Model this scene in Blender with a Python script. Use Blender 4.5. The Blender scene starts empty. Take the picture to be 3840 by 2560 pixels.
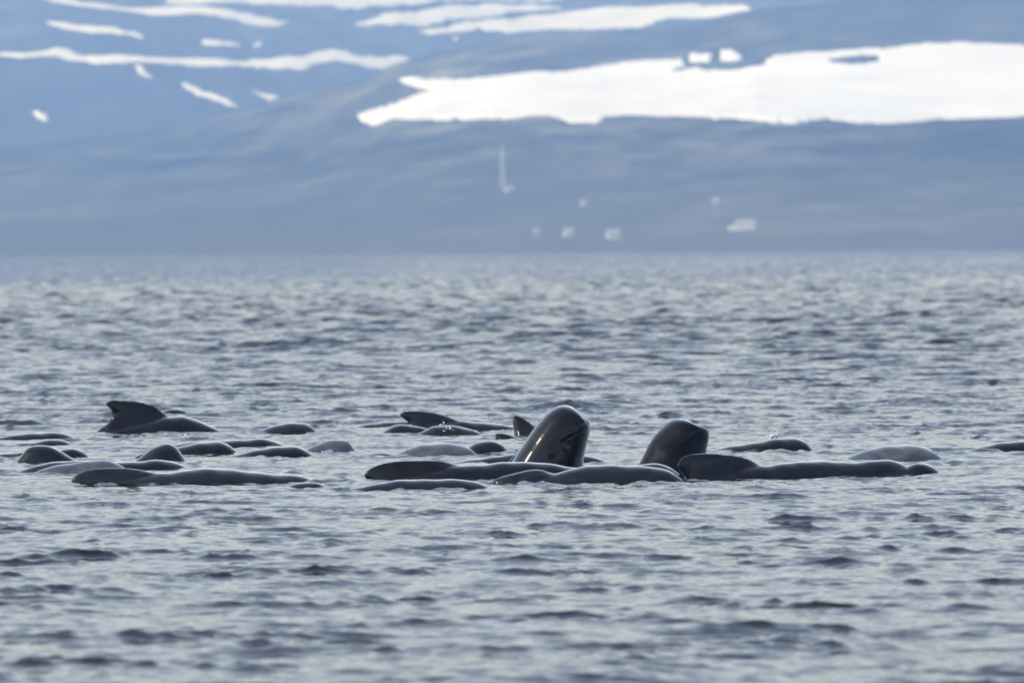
import bpy, bmesh, math, random
import numpy as np
from mathutils import Vector, Matrix

random.seed(5)
sc = bpy.context.scene
COL = sc.collection

# ------------------------------------------------------------------ camera
FOCAL = 230.0                       # mm on a 36 mm sensor: a long telephoto from a small boat
FPX = FOCAL / 36.0 * 3840.0
CAM_H = 2.43
PITCH = math.atan(353.0 / FPX)
ROLL = math.radians(0.40)
_f = Vector((0, math.cos(PITCH), -math.sin(PITCH)))
_r0 = Vector((1, 0, 0)); _u0 = Vector((0, math.sin(PITCH), math.cos(PITCH)))
_r = _r0 * math.cos(ROLL) - _u0 * math.sin(ROLL)
_u = _u0 * math.cos(ROLL) + _r0 * math.sin(ROLL)
cam_data = bpy.data.cameras.new('camera')
cam = bpy.data.objects.new('camera', cam_data); COL.objects.link(cam)
M3 = Matrix((_r, _u, -_f)).transposed()
cam.matrix_world = Matrix.Translation((0, 0, CAM_H)) @ M3.to_4x4()
cam_data.lens = FOCAL; cam_data.sensor_width = 36.0; cam_data.sensor_fit = 'HORIZONTAL'
cam_data.clip_start = 0.5; cam_data.clip_end = 30000
cam_data.dof.use_dof = True
cam_data.dof.focus_distance = 69.0
cam_data.dof.aperture_fstop = 3.2
sc.camera = cam

# ------------------------------------------------------------------ sky, sun, exposure
SUN_DIR = Vector((-0.83, -0.20, 0.51)).normalized()       # towards the sun
SUN_EL = math.asin(SUN_DIR.z)
world = bpy.data.worlds.new('World'); sc.world = world; world.use_nodes = True
wn = world.node_tree; wn.nodes.clear()
sky = wn.nodes.new('ShaderNodeTexSky'); sky.sky_type = 'NISHITA'; sky.sun_disc = False
sky.sun_elevation = SUN_EL; sky.sun_rotation = math.atan2(SUN_DIR.x, SUN_DIR.y)
sky.air_density = 1.0; sky.dust_density = 1.2; sky.ozone_density = 2.0
hsv = wn.nodes.new('ShaderNodeHueSaturation'); hsv.inputs['Saturation'].default_value = 0.50
bg = wn.nodes.new('ShaderNodeBackground'); bg.inputs['Strength'].default_value = 0.15
wo = wn.nodes.new('ShaderNodeOutputWorld')
wn.links.new(sky.outputs[0], hsv.inputs['Color']); tint = wn.nodes.new('ShaderNodeMix'); tint.data_type = 'RGBA'; tint.blend_type = 'MULTIPLY'; tint.inputs[0].default_value = 1.0
tint.inputs[7].default_value = (0.95, 0.99, 1.08, 1)
wn.links.new(hsv.outputs[0], tint.inputs[6]); wn.links.new(tint.outputs[2], bg.inputs['Color'])
wn.links.new(bg.outputs[0], wo.inputs['Surface'])
sun_d = bpy.data.lights.new('sun', 'SUN'); sun_d.energy = 1.0; sun_d.angle = math.radians(10.0)
sun_d.color = (1.0, 0.985, 0.97)
sun = bpy.data.objects.new('sun', sun_d); COL.objects.link(sun)
sun.rotation_euler = SUN_DIR.to_track_quat('Z', 'Y').to_euler(); sun.location = (-40, -10, 60)
vs = sc.view_settings
vs.view_transform = 'Standard'; vs.look = 'None'; vs.exposure = 1.0; vs.gamma = 1.0; vs.use_curve_mapping = False
sc.cycles.use_denoising = True
sc.cycles.max_bounces = 6; sc.cycles.volume_bounces = 1

# ------------------------------------------------------------------ helpers
def ray(px, py):
    """unit-depth direction of a point of the view (3840 x 2560)"""
    a = (px - 1920.0) / FPX; b = (1280.0 - py) / FPX
    return _f + _r * a + _u * b
def at(px, py, Y):
    d = ray(px, py); t = Y / d.y
    return Vector((d.x * t, Y, CAM_H + d.z * t))
def water_y(px, py):
    d = ray(px, py); return -CAM_H / d.z * d.y
def tag(o, label=None, cat=None, group=None, kind=None):
    if label: o['label'] = label
    if cat: o['category'] = cat
    if group: o['group'] = group
    if kind: o['kind'] = kind
    return o
def mesh_np(name, verts, quads, mat, smooth=True, tris=None):
    me = bpy.data.meshes.new(name)
    verts = np.asarray(verts, dtype=np.float32); quads = np.asarray(quads, dtype=np.int32).reshape(-1, 4)
    nt = 0 if tris is None else len(tris)
    nl = quads.size + nt * 3
    loops = quads.ravel() if nt == 0 else np.concatenate([quads.ravel(), np.asarray(tris, dtype=np.int32).ravel()])
    me.vertices.add(len(verts)); me.vertices.foreach_set('co', verts.ravel())
    me.loops.add(nl); me.loops.foreach_set('vertex_index', loops)
    npoly = len(quads) + nt
    starts = np.concatenate([np.arange(len(quads)) * 4, len(quads) * 4 + np.arange(nt) * 3]).astype(np.int32)
    me.polygons.add(npoly); me.polygons.foreach_set('loop_start', starts)
    me.polygons.foreach_set('use_smooth', np.full(npoly, smooth, dtype=bool))
    me.update(calc_edges=True); me.validate()
    if mat: me.materials.append(mat)
    return me
def link(name, me, parent=None, loc=None):
    o = bpy.data.objects.new(name, me); COL.objects.link(o)
    if loc is not None: o.location = loc
    if parent: o.parent = parent
    return o
def grid_quads(nr, nc, wrap=False):
    r = np.arange(nr - 1)[:, None]; c = np.arange(nc if wrap else nc - 1)[None, :]
    c2 = (c + 1) % nc
    return np.stack([r * nc + c, r * nc + c2, (r + 1) * nc + c2, (r + 1) * nc + c], -1).reshape(-1, 4)
def curve(xs, ys, xq):
    """smooth monotone cubic through points"""
    xs = np.asarray(xs, float); ys = np.asarray(ys, float)
    h = np.diff(xs); dl = np.diff(ys) / h
    m = np.zeros(len(xs)); m[0] = dl[0]; m[-1] = dl[-1]
    for i in range(1, len(xs) - 1):
        m[i] = 0.0 if dl[i-1] * dl[i] <= 0 else (h[i-1] + h[i]) / (h[i] / dl[i-1] + h[i-1] / dl[i])
    i = np.clip(np.searchsorted(xs, xq) - 1, 0, len(xs) - 2)
    t = (xq - xs[i]) / h[i]
    return ((1 + 2*t) * (1-t)**2 * ys[i] + t * (1-t)**2 * h[i] * m[i] + t*t*(3-2*t) * ys[i+1] + t*t*(t-1) * h[i] * m[i+1])

class Nodes:
    def __init__(s, name):
        s.m = bpy.data.materials.new(name); s.m.use_nodes = True; s.t = s.m.node_tree
        s.b = s.t.nodes['Principled BSDF']; s.out = s.t.nodes['Material Output']
    def n(s, kind, **kw):
        o = s.t.nodes.new(kind)
        for k, v in kw.items(): setattr(o, k, v)
        return o
    def l(s, a, b): s.t.links.new(a, b)
    def coords(s, scale=(1, 1, 1), rot=(0, 0, 0), kind='Object'):
        tc = s.n('ShaderNodeTexCoord'); mp = s.n('ShaderNodeMapping')
        mp.inputs['Scale'].default_value = scale; mp.inputs['Rotation'].default_value = rot
        s.l(tc.outputs[kind], mp.inputs['Vector']); return mp.outputs[0]
    def noise(s, vec, scale, detail=4, rough=0.55, dist=0.0):
        o = s.n('ShaderNodeTexNoise'); o.inputs['Scale'].default_value = scale
        o.inputs['Detail'].default_value = detail; o.inputs['Roughness'].default_value = rough
        o.inputs['Distortion'].default_value = dist
        s.l(vec, o.inputs['Vector']); return o.outputs['Fac']
    def ramp(s, fac, stops):
        o = s.n('ShaderNodeValToRGB'); e = o.color_ramp.elements
        while len(e) < len(stops): e.new(0.5)
        for el, (p, c) in zip(e, stops):
            el.position = p; el.color = (*c, 1) if len(c) == 3 else c
        s.l(fac, o.inputs['Fac']); return o.outputs['Color']
    def bump(s, h, strength, dist, prev=None):
        o = s.n('ShaderNodeBump'); o.inputs['Strength'].default_value = strength; o.inputs['Distance'].default_value = dist
        s.l(h, o.inputs['Height'])
        if prev is not None: s.l(prev, o.inputs['Normal'])
        return o.outputs[0]
def g(v): return (v, v, v)

# ------------------------------------------------------------------ materials
def mat_water():
    k = Nodes('sea water'); b = k.b
    b.inputs['Base Color'].default_value = (0.005, 0.009, 0.013, 1)
    b.inputs['Roughness'].default_value = 0.08; b.inputs['IOR'].default_value = 1.333
    v = k.coords()
    # wavelets too small for the mesh: they tilt the surface a little this way and that
    def wavelets(scale, amp, det):
        o = k.n('ShaderNodeTexNoise'); o.inputs['Scale'].default_value = scale; o.inputs['Detail'].default_value = det
        o.inputs['Roughness'].default_value = 0.6; k.l(v, o.inputs['Vector'])
        m = k.n('ShaderNodeVectorMath', operation='SUBTRACT'); m.inputs[1].default_value = (0.5, 0.5, 0.5); k.l(o.outputs['Color'], m.inputs[0])
        q = k.n('ShaderNodeVectorMath', operation='MULTIPLY'); q.inputs[1].default_value = (amp, amp, 0); k.l(m.outputs[0], q.inputs[0])
        return q.outputs[0]
    geo = k.n('ShaderNodeNewGeometry')
    # beyond the finely meshed water the short waves live here alone, so they carry their whole slope
    sp = k.n('ShaderNodeSeparateXYZ'); k.l(geo.outputs['Position'], sp.inputs[0])
    mr = k.n('ShaderNodeMapRange'); mr.inputs['From Min'].default_value = 66; mr.inputs['From Max'].default_value = 230
    mr.inputs['To Min'].default_value = 0.07; mr.inputs['To Max'].default_value = 1.0; k.l(sp.outputs['Y'], mr.inputs['Value'])
    ga = k.noise(k.coords((1, 0.35, 1)), 0.045, 3, 0.55); gm = k.n('ShaderNodeMapRange'); gm.inputs['From Min'].default_value = 0.34; gm.inputs['From Max'].default_value = 0.66
    gm.inputs['To Min'].default_value = 0.55; gm.inputs['To Max'].default_value = 1.45; k.l(ga, gm.inputs['Value'])
    gx = k.n('ShaderNodeMath', operation='MULTIPLY'); k.l(mr.outputs[0], gx.inputs[0]); k.l(gm.outputs[0], gx.inputs[1])
    far_w = k.n('ShaderNodeVectorMath', operation='SCALE'); k.l(wavelets(1.1, 3.6, 6), far_w.inputs[0]); k.l(gx.outputs[0], far_w.inputs['Scale'])
    s1 = k.n('ShaderNodeVectorMath', operation='ADD'); k.l(far_w.outputs[0], s1.inputs[0]); k.l(geo.outputs['Normal'], s1.inputs[1])
    s2 = k.n('ShaderNodeVectorMath', operation='ADD'); k.l(s1.outputs[0], s2.inputs[0]); k.l(wavelets(6.0, 0.42, 3), s2.inputs[1]); s1 = s2
    nn = k.n('ShaderNodeVectorMath', operation='NORMALIZE'); k.l(s1.outputs[0], nn.inputs[0])
    k.l(nn.outputs[0], b.inputs['Normal'])
    return k.m
def mat_whale(name, c0, c1, rough, mark=0.5, bump=0.15, sheen=1.0, coat=0.5):
    k = Nodes(name); b = k.b
    v = k.coords((1.2, 1.2, 2.6), (0.2, 0.5, 0.3))
    n = k.noise(v, 2.4, 5, 0.6, 0.6)
    col = k.ramp(n, [(0.38, c0), (0.72, c1)])
    # pale scratches and scars raked across the skin
    v2 = k.coords((5, 9, 1.3), (0.3, 1.05, 0.5))
    n2 = k.noise(v2, 2.0, 3, 0.5, 1.6)
    s2 = k.ramp(n2, [(0.66, g(0.0)), (0.76, g(mark * 0.6))])
    mx = k.n('ShaderNodeMix', data_type='RGBA'); k.l(s2, mx.inputs[0]); k.l(col, mx.inputs[6])
    mx.inputs[7].default_value = (c1[0] * 2.2 + .022, c1[1] * 2.2 + .025, c1[2] * 2.2 + .029, 1)
    k.l(mx.outputs[2], b.inputs['Base Color'])
    # film of water: patches run wet and dry
    n3 = k.noise(k.coords((1, 1, 1.8)), 3.2, 3, 0.5, 0.8)
    r = k.ramp(n3, [(0.40, g(rough * 0.75)), (0.62, g(min(1, rough * 1.35)))])
    k.l(r, b.inputs['Roughness'])
    n4 = k.noise(k.coords((1, 1, 1)), 38, 3, 0.5)
    n5 = k.noise(k.coords((1, 1, 1)), 6, 3, 0.5)
    k.l(k.bump(n4, bump, 0.004, k.bump(n5, 0.25, 0.02)), b.inputs['Normal'])
    b.inputs['IOR'].default_value = 1.335
    b.inputs['Sheen Weight'].default_value = sheen; b.inputs['Sheen Roughness'].default_value = 0.30; b.inputs['Specular IOR Level'].default_value = 0.14
    b.inputs['Coat Weight'].default_value = coat; b.inputs['Coat Roughness'].default_value = 0.07; b.inputs['Coat IOR'].default_value = 1.33
    k.l(k.bump(n5, 0.12, 0.012), b.inputs['Coat Normal'])
    b.inputs['Sheen Tint'].default_value = (0.80, 0.88, 1.0, 1)
    return k.m
def mat_plain(name, c, rough=0.6, var=0.12, scale=3.0):
    k = Nodes(name)
    n = k.noise(k.coords(), scale, 4)
    lo = tuple(x * (1 - var) for x in c); hi = tuple(min(1, x * (1 + var)) for x in c)
    k.l(k.ramp(n, [(0.3, lo), (0.7, hi)]), k.b.inputs['Base Color'])
    k.b.inputs['Roughness'].default_value = rough
    return k.m
def mat_hill(name, dark, mid, light, sc1=0.0035, shore=False):
    k = Nodes(name); b = k.b
    v = k.coords((0.7, 0.8, 1))
    n1 = k.noise(v, sc1, 6, 0.62, 0.4)
    col = k.ramp(n1, [(0.38, dark), (0.51, mid), (0.66, light)])
    n2 = k.noise(k.coords((1, 0.5, 1)), 0.03, 5, 0.65)
    c2 = k.ramp(n2, [(0.38, g(0.25)), (0.5, g(0.9)), (0.64, g(2.0))])
    mx = k.n('ShaderNodeMix', data_type='RGBA', blend_type='MULTIPLY'); mx.inputs[0].default_value = 1.0
    k.l(col, mx.inputs[6]); k.l(c2, mx.inputs[7]); k.l(mx.outputs[2], b.inputs['Base Color'])
    if shore:       # low sea haze by the water, painted into the slope colour as a paler band
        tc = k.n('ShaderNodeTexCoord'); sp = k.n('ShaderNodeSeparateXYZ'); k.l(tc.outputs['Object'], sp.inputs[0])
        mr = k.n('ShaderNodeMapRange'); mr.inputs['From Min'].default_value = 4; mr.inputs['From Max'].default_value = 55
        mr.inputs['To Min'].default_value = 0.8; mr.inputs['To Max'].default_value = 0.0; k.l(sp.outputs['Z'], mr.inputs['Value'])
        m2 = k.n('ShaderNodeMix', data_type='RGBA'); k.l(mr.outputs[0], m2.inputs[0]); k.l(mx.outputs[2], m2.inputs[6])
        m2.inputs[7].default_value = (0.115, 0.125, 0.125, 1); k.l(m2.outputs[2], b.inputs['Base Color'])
    b.inputs['Roughness'].default_value = 0.95; b.inputs['Specular IOR Level'].default_value = 0.1
    return k.m
M_WATER = mat_water()
W_DARK = mat_whale('wet black skin', (0.0020, 0.0023, 0.0029), (0.0052, 0.0058, 0.0073), 0.14)
W_GLOSS = mat_whale('streaming wet skin', (0.003, 0.0033, 0.004), (0.007, 0.008, 0.010), 0.15, 0.4, 0.2)
W_MATT = mat_whale('drying black skin', (0.004, 0.0045, 0.0055), (0.010, 0.011, 0.0135), 0.21)
W_DULL = mat_whale('dull black skin', (0.005, 0.0056, 0.007), (0.012, 0.0135, 0.0165), 0.60, 0.6, 0.3, 1.0, 0.0)
W_MID = mat_whale('slate grey skin', (0.006, 0.007, 0.009), (0.015, 0.017, 0.021), 0.18)
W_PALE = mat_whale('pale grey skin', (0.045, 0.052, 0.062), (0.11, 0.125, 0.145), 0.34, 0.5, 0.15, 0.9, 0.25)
M_EYE = mat_plain('eye', (0.006, 0.006, 0.007), 0.08)
M_SNOW = mat_plain('old snow', (0.83, 0.83, 0.83), 0.8, 0.08, 0.012)
M_FOAM = mat_plain('white water', (0.60, 0.63, 0.67), 0.3, 0.08, 20)
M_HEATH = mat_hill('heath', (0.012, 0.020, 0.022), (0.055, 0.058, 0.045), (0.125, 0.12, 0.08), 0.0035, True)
M_FELL = mat_hill('bare fell', (0.022, 0.026, 0.034), (0.048, 0.052, 0.058), (0.095, 0.095, 0.09), 0.002)
M_WALL = mat_plain('weathered white boards', (0.68, 0.68, 0.66), 0.6, 0.05)
M_ROOF = mat_plain('pale sheet roof', (0.36, 0.37, 0.38), 0.5, 0.1)
M_GLASS = mat_plain('window', (0.05, 0.06, 0.07), 0.1)
M_STEEL = mat_plain('galvanised steel', (0.62, 0.62, 0.60), 0.5, 0.1)

# ------------------------------------------------------------------ sea
rng = np.random.default_rng(11)
def tile(L, N, wmin, wmax, power, rms, aim, spread, seed, chop):
    """a periodic patch of wind waves: heights and sideways drift of the crests"""
    r = np.random.default_rng(seed)
    k = np.fft.fftfreq(N, L / N) * 2 * np.pi
    kx, ky = np.meshgrid(k, k, indexing='ij')
    kk = np.hypot(kx, ky); kk[0, 0] = 1
    kmin, kmax = 2 * np.pi / wmax, 2 * np.pi / wmin
    win = 1 / (1 + (kmin / kk) ** 8) / (1 + (kk / kmax) ** 8)
    ang = np.arctan2(ky, kx) - aim
    direc = np.abs(np.cos(ang)) ** spread * 0.9 + 0.1
    amp = kk ** (-power) * win * direc; amp[0, 0] = 0
    h = amp * (r.normal(size=(N, N)) + 1j * r.normal(size=(N, N)))
    z = np.fft.ifft2(h).real
    s = rms / z.std()
    dx = np.fft.ifft2(1j * kx / kk * h).real * s * chop
    dy = np.fft.ifft2(1j * ky / kk * h).real * s * chop
    return L, N, z * s, dx, dy
def sample(T, x, y, ang=0.0):
    L, N, z, dx, dy = T
    c, s = math.cos(ang), math.sin(ang)
    u = ((x * c + y * s) / L % 1.0) * N; v = ((-x * s + y * c) / L % 1.0) * N
    i = np.floor(u).astype(int); j = np.floor(v).astype(int); fu = u - i; fv = v - j
    i %= N; j %= N; i1 = (i + 1) % N; j1 = (j + 1) % N
    def bil(a): return (a[i, j] * (1-fu) * (1-fv) + a[i1, j] * fu * (1-fv) + a[i, j1] * (1-fu) * fv + a[i1, j1] * fu * fv)
    a, b = bil(dx), bil(dy)
    return bil(z), a * c - b * s, a * s + b * c
TA = tile(37.0, 1024, 0.28, 2.1, 1.8, 0.0160, math.radians(72), 3, 21, 1.4)
TB = tile(11.3, 768, 0.12, 0.45, 1.5, 0.0042, math.radians(62), 2, 7, 1.4)
TG = tile(43.0, 512, 0.6, 4.0, 1.6, 1.0, math.radians(50), 1, 31, 0.0)
TD = tile(120.0, 1024, 0.6, 4.0, 1.8, 0.038, math.radians(72), 2, 17, 1.2)
TC = tile(640.0, 1024, 4.0, 40.0, 2.0, 0.07, math.radians(75), 2, 9, 1.0)
POD = (0.0, 74.0)
BUMPS = []          # (px, py, rx, ry, height): swells pushed up by the animals
BUMPS += [(2830, 1713, 0.20, 0.4, 0.03), (2890, 1710, 0.12, 0.3, 0.04), (3290, 1775, 0.25, 0.5, 0.03), (1090, 1740, 0.25, 0.4, 0.03),
          (1480, 1822, 0.3, 0.4, 0.02), (560, 1628, 0.25, 0.4, 0.025), (1550, 1618, 0.25, 0.4, 0.02), (2940, 1708, 0.12, 0.3, 0.03), (2990, 1712, 0.10, 0.3, 0.03)]
BUMPS += [(1430, 1728, 0.35, 0.6, -0.03)]
for cx_, cy_, sx_, n_ in ((1120, 1778, 45, 12), (1290, 1815, 60, 12), (3255, 1762, 60, 10), (2900, 1702, 110, 22), (1480, 1605, 60, 9), (700, 1655, 60, 8)):
    for _i in range(n_):       # water churned up by a fluke or a breath
        BUMPS.append((random.gauss(cx_, sx_), cy_ + random.gauss(0, 4), random.uniform(0.05, 0.11), random.uniform(0.08, 0.16), random.uniform(0.006, 0.022)))
WASH = [(280, 1180, 1814), (1375, 1850, 1803), (1850, 2550, 1811), (2570, 2950, 1791), (2950, 3390, 1774), (1360, 1840, 1839), (375, 825, 1617), (1360, 1797, 1719), (820, 1180, 1722),
        (3161, 3537, 1734), (3350, 3522, 1780), (120, 470, 1782), (510, 700, 1735), (670, 895, 1711), (70, 285, 1733), (1150, 1333, 1704), (1760, 1912, 1708), (2650, 3055, 1704), (946, 1180, 1619), (3650, 3900, 1697)]
def pod_calm(x, y):
    """the crowd of bodies flattens the chop between them"""
    q = ((x + 0.3) / 7.5) ** 4 + ((y - 74.0) / 12.5) ** 4
    return 1 - 0.36 * np.exp(-q)
def sea(x, y):
    rng_ = np.hypot(x, y)
    za, ax, ay = sample(TA, x, y, 0.35)
    zb, bx, by = sample(TB, x, y, -0.2)
    zc, cx, cy = sample(TC, x, y, 0.1)
    fb = np.clip((230 - rng_) / 120, 0, 1) ; fc = np.clip((rng_ - 60) / 120, 0, 1)
    zd, ddx, ddy = sample(TD, x, y, 0.2)
    fd = np.clip((rng_ - 82) / 90, 0, 1)
    cm = pod_calm(x, y) * (1 - 0.2 * np.clip((52 - rng_) / 15, 0, 1))
    # short waves come in packets, riding the crests of the longer ones
    pk = sample(TG, x, y, 0.7)[0] * 0.8 + za / 0.0160 * 0.6
    gust = 0.40 + 1.5 / (1 + np.exp(-(pk - 0.75) * 3.2))
    gust = gust * (0.55 + 0.45 * cm)
    sw = 0.6 + 0.3 * gust
    z = za * cm * sw + zb * fb * gust + zc * (0.15 + 0.85 * fc) * 0.7 + zd * fd
    dx = ax * cm * sw + bx * fb * gust + ddx * fd; dy = ay * cm * sw + by * fb * gust + ddy * fd
    for px, py, rx, ry, h in BUMPS:
        Y = water_y(px, py); X = at(px, py, Y).x
        z = z + h * np.exp(-((x - X) / rx) ** 2 - ((y - Y) / ry) ** 2)
    for i, (p0, p1, py) in enumerate(WASH):          # water lapping along the near side of a body
        Y = water_y((p0 + p1) / 2, py); X0 = at(p0, py, Y).x; X1 = at(p1, py, Y).x
        e = np.exp(-((y - Y) / 0.11) ** 2) * (x > X0 - 0.1) * (x < X1 + 0.15)
        m = 0.5 + 0.5 * np.sin(x * 9.7 + i * 1.3 + 1.5 * np.sin(x * 4.1 + i)) * np.sin(x * 3.3 + i * 2.1)
        z = z + e * (0.034 * m ** 2 + 0.006 * np.sin(x * 31 + y * 12 + i))
    return z, dx, dy
core = np.linspace(-0.100, 0.100, 381)
flank = 0.100 + 0.0005 * np.cumsum(1.22 ** np.arange(1, 42))
flank = flank[flank < 2.5]
us = np.concatenate([-flank[::-1], core, flank])
ys = [4.0]
while ys[-1] < 3600:
    y = ys[-1]
    r = 0.03 if y < 33 else (0.00106 if y < 125 else min(0.012, 0.00106 * (y / 125) ** 0.95))
    ys.append(y * (1 + r))
ys = np.array(ys)
GX = ys[:, None] * us[None, :]; GY = np.repeat(ys[:, None], len(us), 1)
z, dx, dy = sea(GX.ravel(), GY.ravel())
verts = np.stack([GX.ravel() + dx, GY.ravel() + dy, z], -1)
me = mesh_np('water', verts, grid_quads(len(ys), len(us)), M_WATER)
tag(link('water', me), 'dark rippled fjord water with short choppy waves around the whales', kind='structure')

# ------------------------------------------------------------------ far shore: heath slope, bare fell behind, snow
def vnoise(x, y, seed):
    r = np.random.default_rng(seed); out = np.zeros_like(x)
    for i in range(24):
        kx, ky = r.normal(size=2) * (1 / 90.0) * (1 + i * 0.25); ph = r.uniform(0, 6.28)
        out += np.sin(x * kx + y * ky + ph) / (1 + i * 0.25)
    return out * 0.8
HORIZ = 927.0
def px_of(u): return 1920 + u * FPX
def elev(px, py):
    d = ray(px, py); return d.z / d.y, d.x / d.y
CREST = [(-1800, 660), (-600, 600), (0, 560), (320, 515), (700, 470), (1061, 386), (1339, 318), (1470, 260), (1633, 212), (1850, 165),
         (2000, 142), (2300, 125), (2500, 98), (2700, 60), (2830, 30), (3100, 5), (3400, -10), (3840, -40), (4600, -80), (5800, -160)]
_ce = [elev(*p) for p in CREST]
_cu = np.array([e[1] for e in _ce]); _cz = np.array([e[0] for e in _ce])
SHORE = 2600.0; NEAR_TOP = 4300.0; E0 = -(CAM_H + 1.2) / SHORE
def near_pt(u, e):
    ec = np.interp(u, _cu, _cz)
    v = (e - E0) / (ec - E0)
    y = SHORE + v * (NEAR_TOP - SHORE)
    x = u * y; z = CAM_H + e * y
    return x, y, z + vnoise(x, y, 1) * np.clip(v * 3, 0, 1) * 1.3
FAR0, FAR1, EF0, EF1 = 4700.0, 6500.0, 0.004, 0.062
def far_pt(u, e):
    v = (e - EF0) / (EF1 - EF0)
    y = FAR0 + v * (FAR1 - FAR0) + 160 * np.sin(u * 40 + 1)
    x = u * y; z = CAM_H + e * y
    return x, y, z + vnoise(x, y, 2) * 2.4
uu = np.linspace(-0.30, 0.30, 281)
vv = np.linspace(0, 1, 110)
U, V = np.meshgrid(uu, vv)
EC = np.interp(U, _cu, _cz)
x, y, z = near_pt(U, E0 + V * (EC - E0))
# the ground falls away again behind the crest
xb = x[-1] * 1.09; yb = y[-1] + 400; zb = z[-1] * 0.7 - 30
x = np.vstack([x, xb]); y = np.vstack([y, np.broadcast_to(yb, xb.shape)]); z = np.vstack([z, zb])
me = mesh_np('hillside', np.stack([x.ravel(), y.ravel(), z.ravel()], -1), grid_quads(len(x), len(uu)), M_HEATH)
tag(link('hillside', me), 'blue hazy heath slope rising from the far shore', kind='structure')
vv = np.linspace(-0.25, 1, 90); U, V = np.meshgrid(uu, vv)
x, y, z = far_pt(U, EF0 + V * (EF1 - EF0))
me = mesh_np('mountain', np.stack([x.ravel(), y.ravel(), z.ravel()], -1), grid_quads(len(x), len(uu)), M_FELL)
tag(link('mountain', me), 'bare blue mountain flank behind the heath slope', kind='structure')

def inside(px, py, poly):
    c = np.zeros(px.shape, bool); n = len(poly)
    for i in range(n):
        x1, y1 = poly[i]; x2, y2 = poly[(i + 1) % n]
        if y1 == y2: continue
        hit = ((y1 > py) != (y2 > py)) & (px < (x2 - x1) * (py - y1) / (y2 - y1) + x1)
        c ^= hit
    return c
def snow(label, poly, far, hole=None, step=(7, 4), group=None, thick=1.3):
    xs_ = [p[0] for p in poly]; ys_ = [p[1] for p in poly]
    gx = np.arange(min(xs_) - 20, max(xs_) + 21, step[0]); gy = np.arange(min(ys_) - 12, max(ys_) + 13, step[1])
    PX, PY = np.meshgrid(gx, gy)
    wob = lambda a, b, s: 6 * np.sin(a / 41 + s) + 4 * np.sin(a / 17 + b / 9 + s) + 5 * np.sin(a / 9.3 - b / 5 + s) * np.sin(a / 63 + s)
    QX = PX + wob(PX, PY, 1.0); QY = PY + 0.30 * wob(PX, PY, 3.0)
    m = inside(QX, QY, poly)
    if hole: m &= ~inside(QX, QY, hole)
    # cells whose four corners lie inside
    cell = m[:-1, :-1] & m[1:, :-1] & m[:-1, 1:] & m[1:, 1:]
    inner = np.zeros(m.shape, int)
    for di in (0, 1):
        for dj in (0, 1): inner[di:di + cell.shape[0], dj:dj + cell.shape[1]] += cell
    a = (PX - 1920) / FPX; b = (1280 - PY) / FPX
    dxx = _f.x + _r.x * a + _u.x * b; dyy = _f.y + _r.y * a + _u.y * b; dzz = _f.z + _r.z * a + _u.z * b
    X, Y, Z = (far_pt if far else near_pt)(dxx / dyy, dzz / dyy)
    Z = Z + np.where(inner == 4, thick, 0.25)
    idx = -np.ones(m.shape, int); used = inner > 0; idx[used] = np.arange(used.sum())
    ci, cj = np.nonzero(cell)
    q = np.stack([idx[ci + 1, cj], idx[ci + 1, cj + 1], idx[ci, cj + 1], idx[ci, cj]], -1)
    vts = np.stack([X[used], Y[used], Z[used]], -1)
    c = vts.mean(0); c[2] = vts[:, 2].min()
    me = mesh_np('snow_patch', vts - c, q, M_SNOW)
    return tag(link('snow_patch', me, loc=c), label, 'snow', group or 'snow patches on the slopes')
A = lambda pts: [(p[0] * .8163, p[1] * .8163) for p in pts]
B = lambda pts: [(1920 + p[0] * .8163, p[1] * .8163) for p in pts]
snow('long tapering snow strip slanting down above a thin faded streak',
     A([(150, -8), (330, -6), (460, 13), (560, 26), (700, 23), (850, 20), (1000, 38), (1150, 62), (1240, 82), (1330, 93), (1330, 100), (1270, 118), (1180, 120), (1080, 98), (900, 78), (700, 68), (520, 58), (380, 38), (250, 30), (170, 16)]), True)
snow('thin faded snow streak lying between two longer snow strips', A([(185, 100), (270, 92), (370, 105), (500, 115), (580, 127), (675, 143), (675, 158), (560, 148), (400, 143), (310, 133), (240, 115)]), True)
snow('short flat snow dash standing alone on bare fell', A([(915, 165), (960, 163), (1105, 168), (1105, 192), (1020, 192), (930, 188)]), True)
snow('small snow dab at the end of the short flat dash', A([(1138, 172), (1195, 170), (1197, 190), (1140, 192)]), True)
snow('longest wavy snow band with humps and a dripping lower edge', A([(-300, 215), (0, 218), (100, 220), (200, 222), (250, 202), (310, 207), (350, 228), (500, 243), (700, 260), (900, 266), (1100, 266), (1250, 268), (1380, 256), (1450, 232), (1560, 225), (1640, 250), (1740, 260), (1840, 242), (1900, 256), (1975, 260),
     (1970, 274), (1900, 292), (1830, 297), (1780, 307), (1650, 297), (1540, 287), (1440, 302), (1390, 328), (1340, 318), (1200, 307), (900, 302), (600, 302), (580, 318), (540, 307), (430, 297), (400, 272), (200, 252), (0, 247), (-300, 250)]), True)
snow('small oval snow patch under the longest wavy band', A([(612, 322), (660, 318), (705, 358), (700, 374), (640, 360)]), True)
snow('slanting snow streak running down towards the heath crest', A([(825, 378), (870, 382), (980, 425), (1050, 455), (1098, 490), (1085, 503), (1030, 484), (930, 444), (840, 402)]), True)
snow('hooked snow scrap beside the slanting streak', A([(1130, 400), (1165, 412), (1205, 432), (1300, 432), (1290, 455), (1245, 472), (1190, 458), (1140, 422)]), True)
snow('tiny forked snow patch low on the fell flank', A([(125, 500), (165, 500), (190, 515), (222, 505), (215, 530), (205, 555), (160, 538)]), True)
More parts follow.
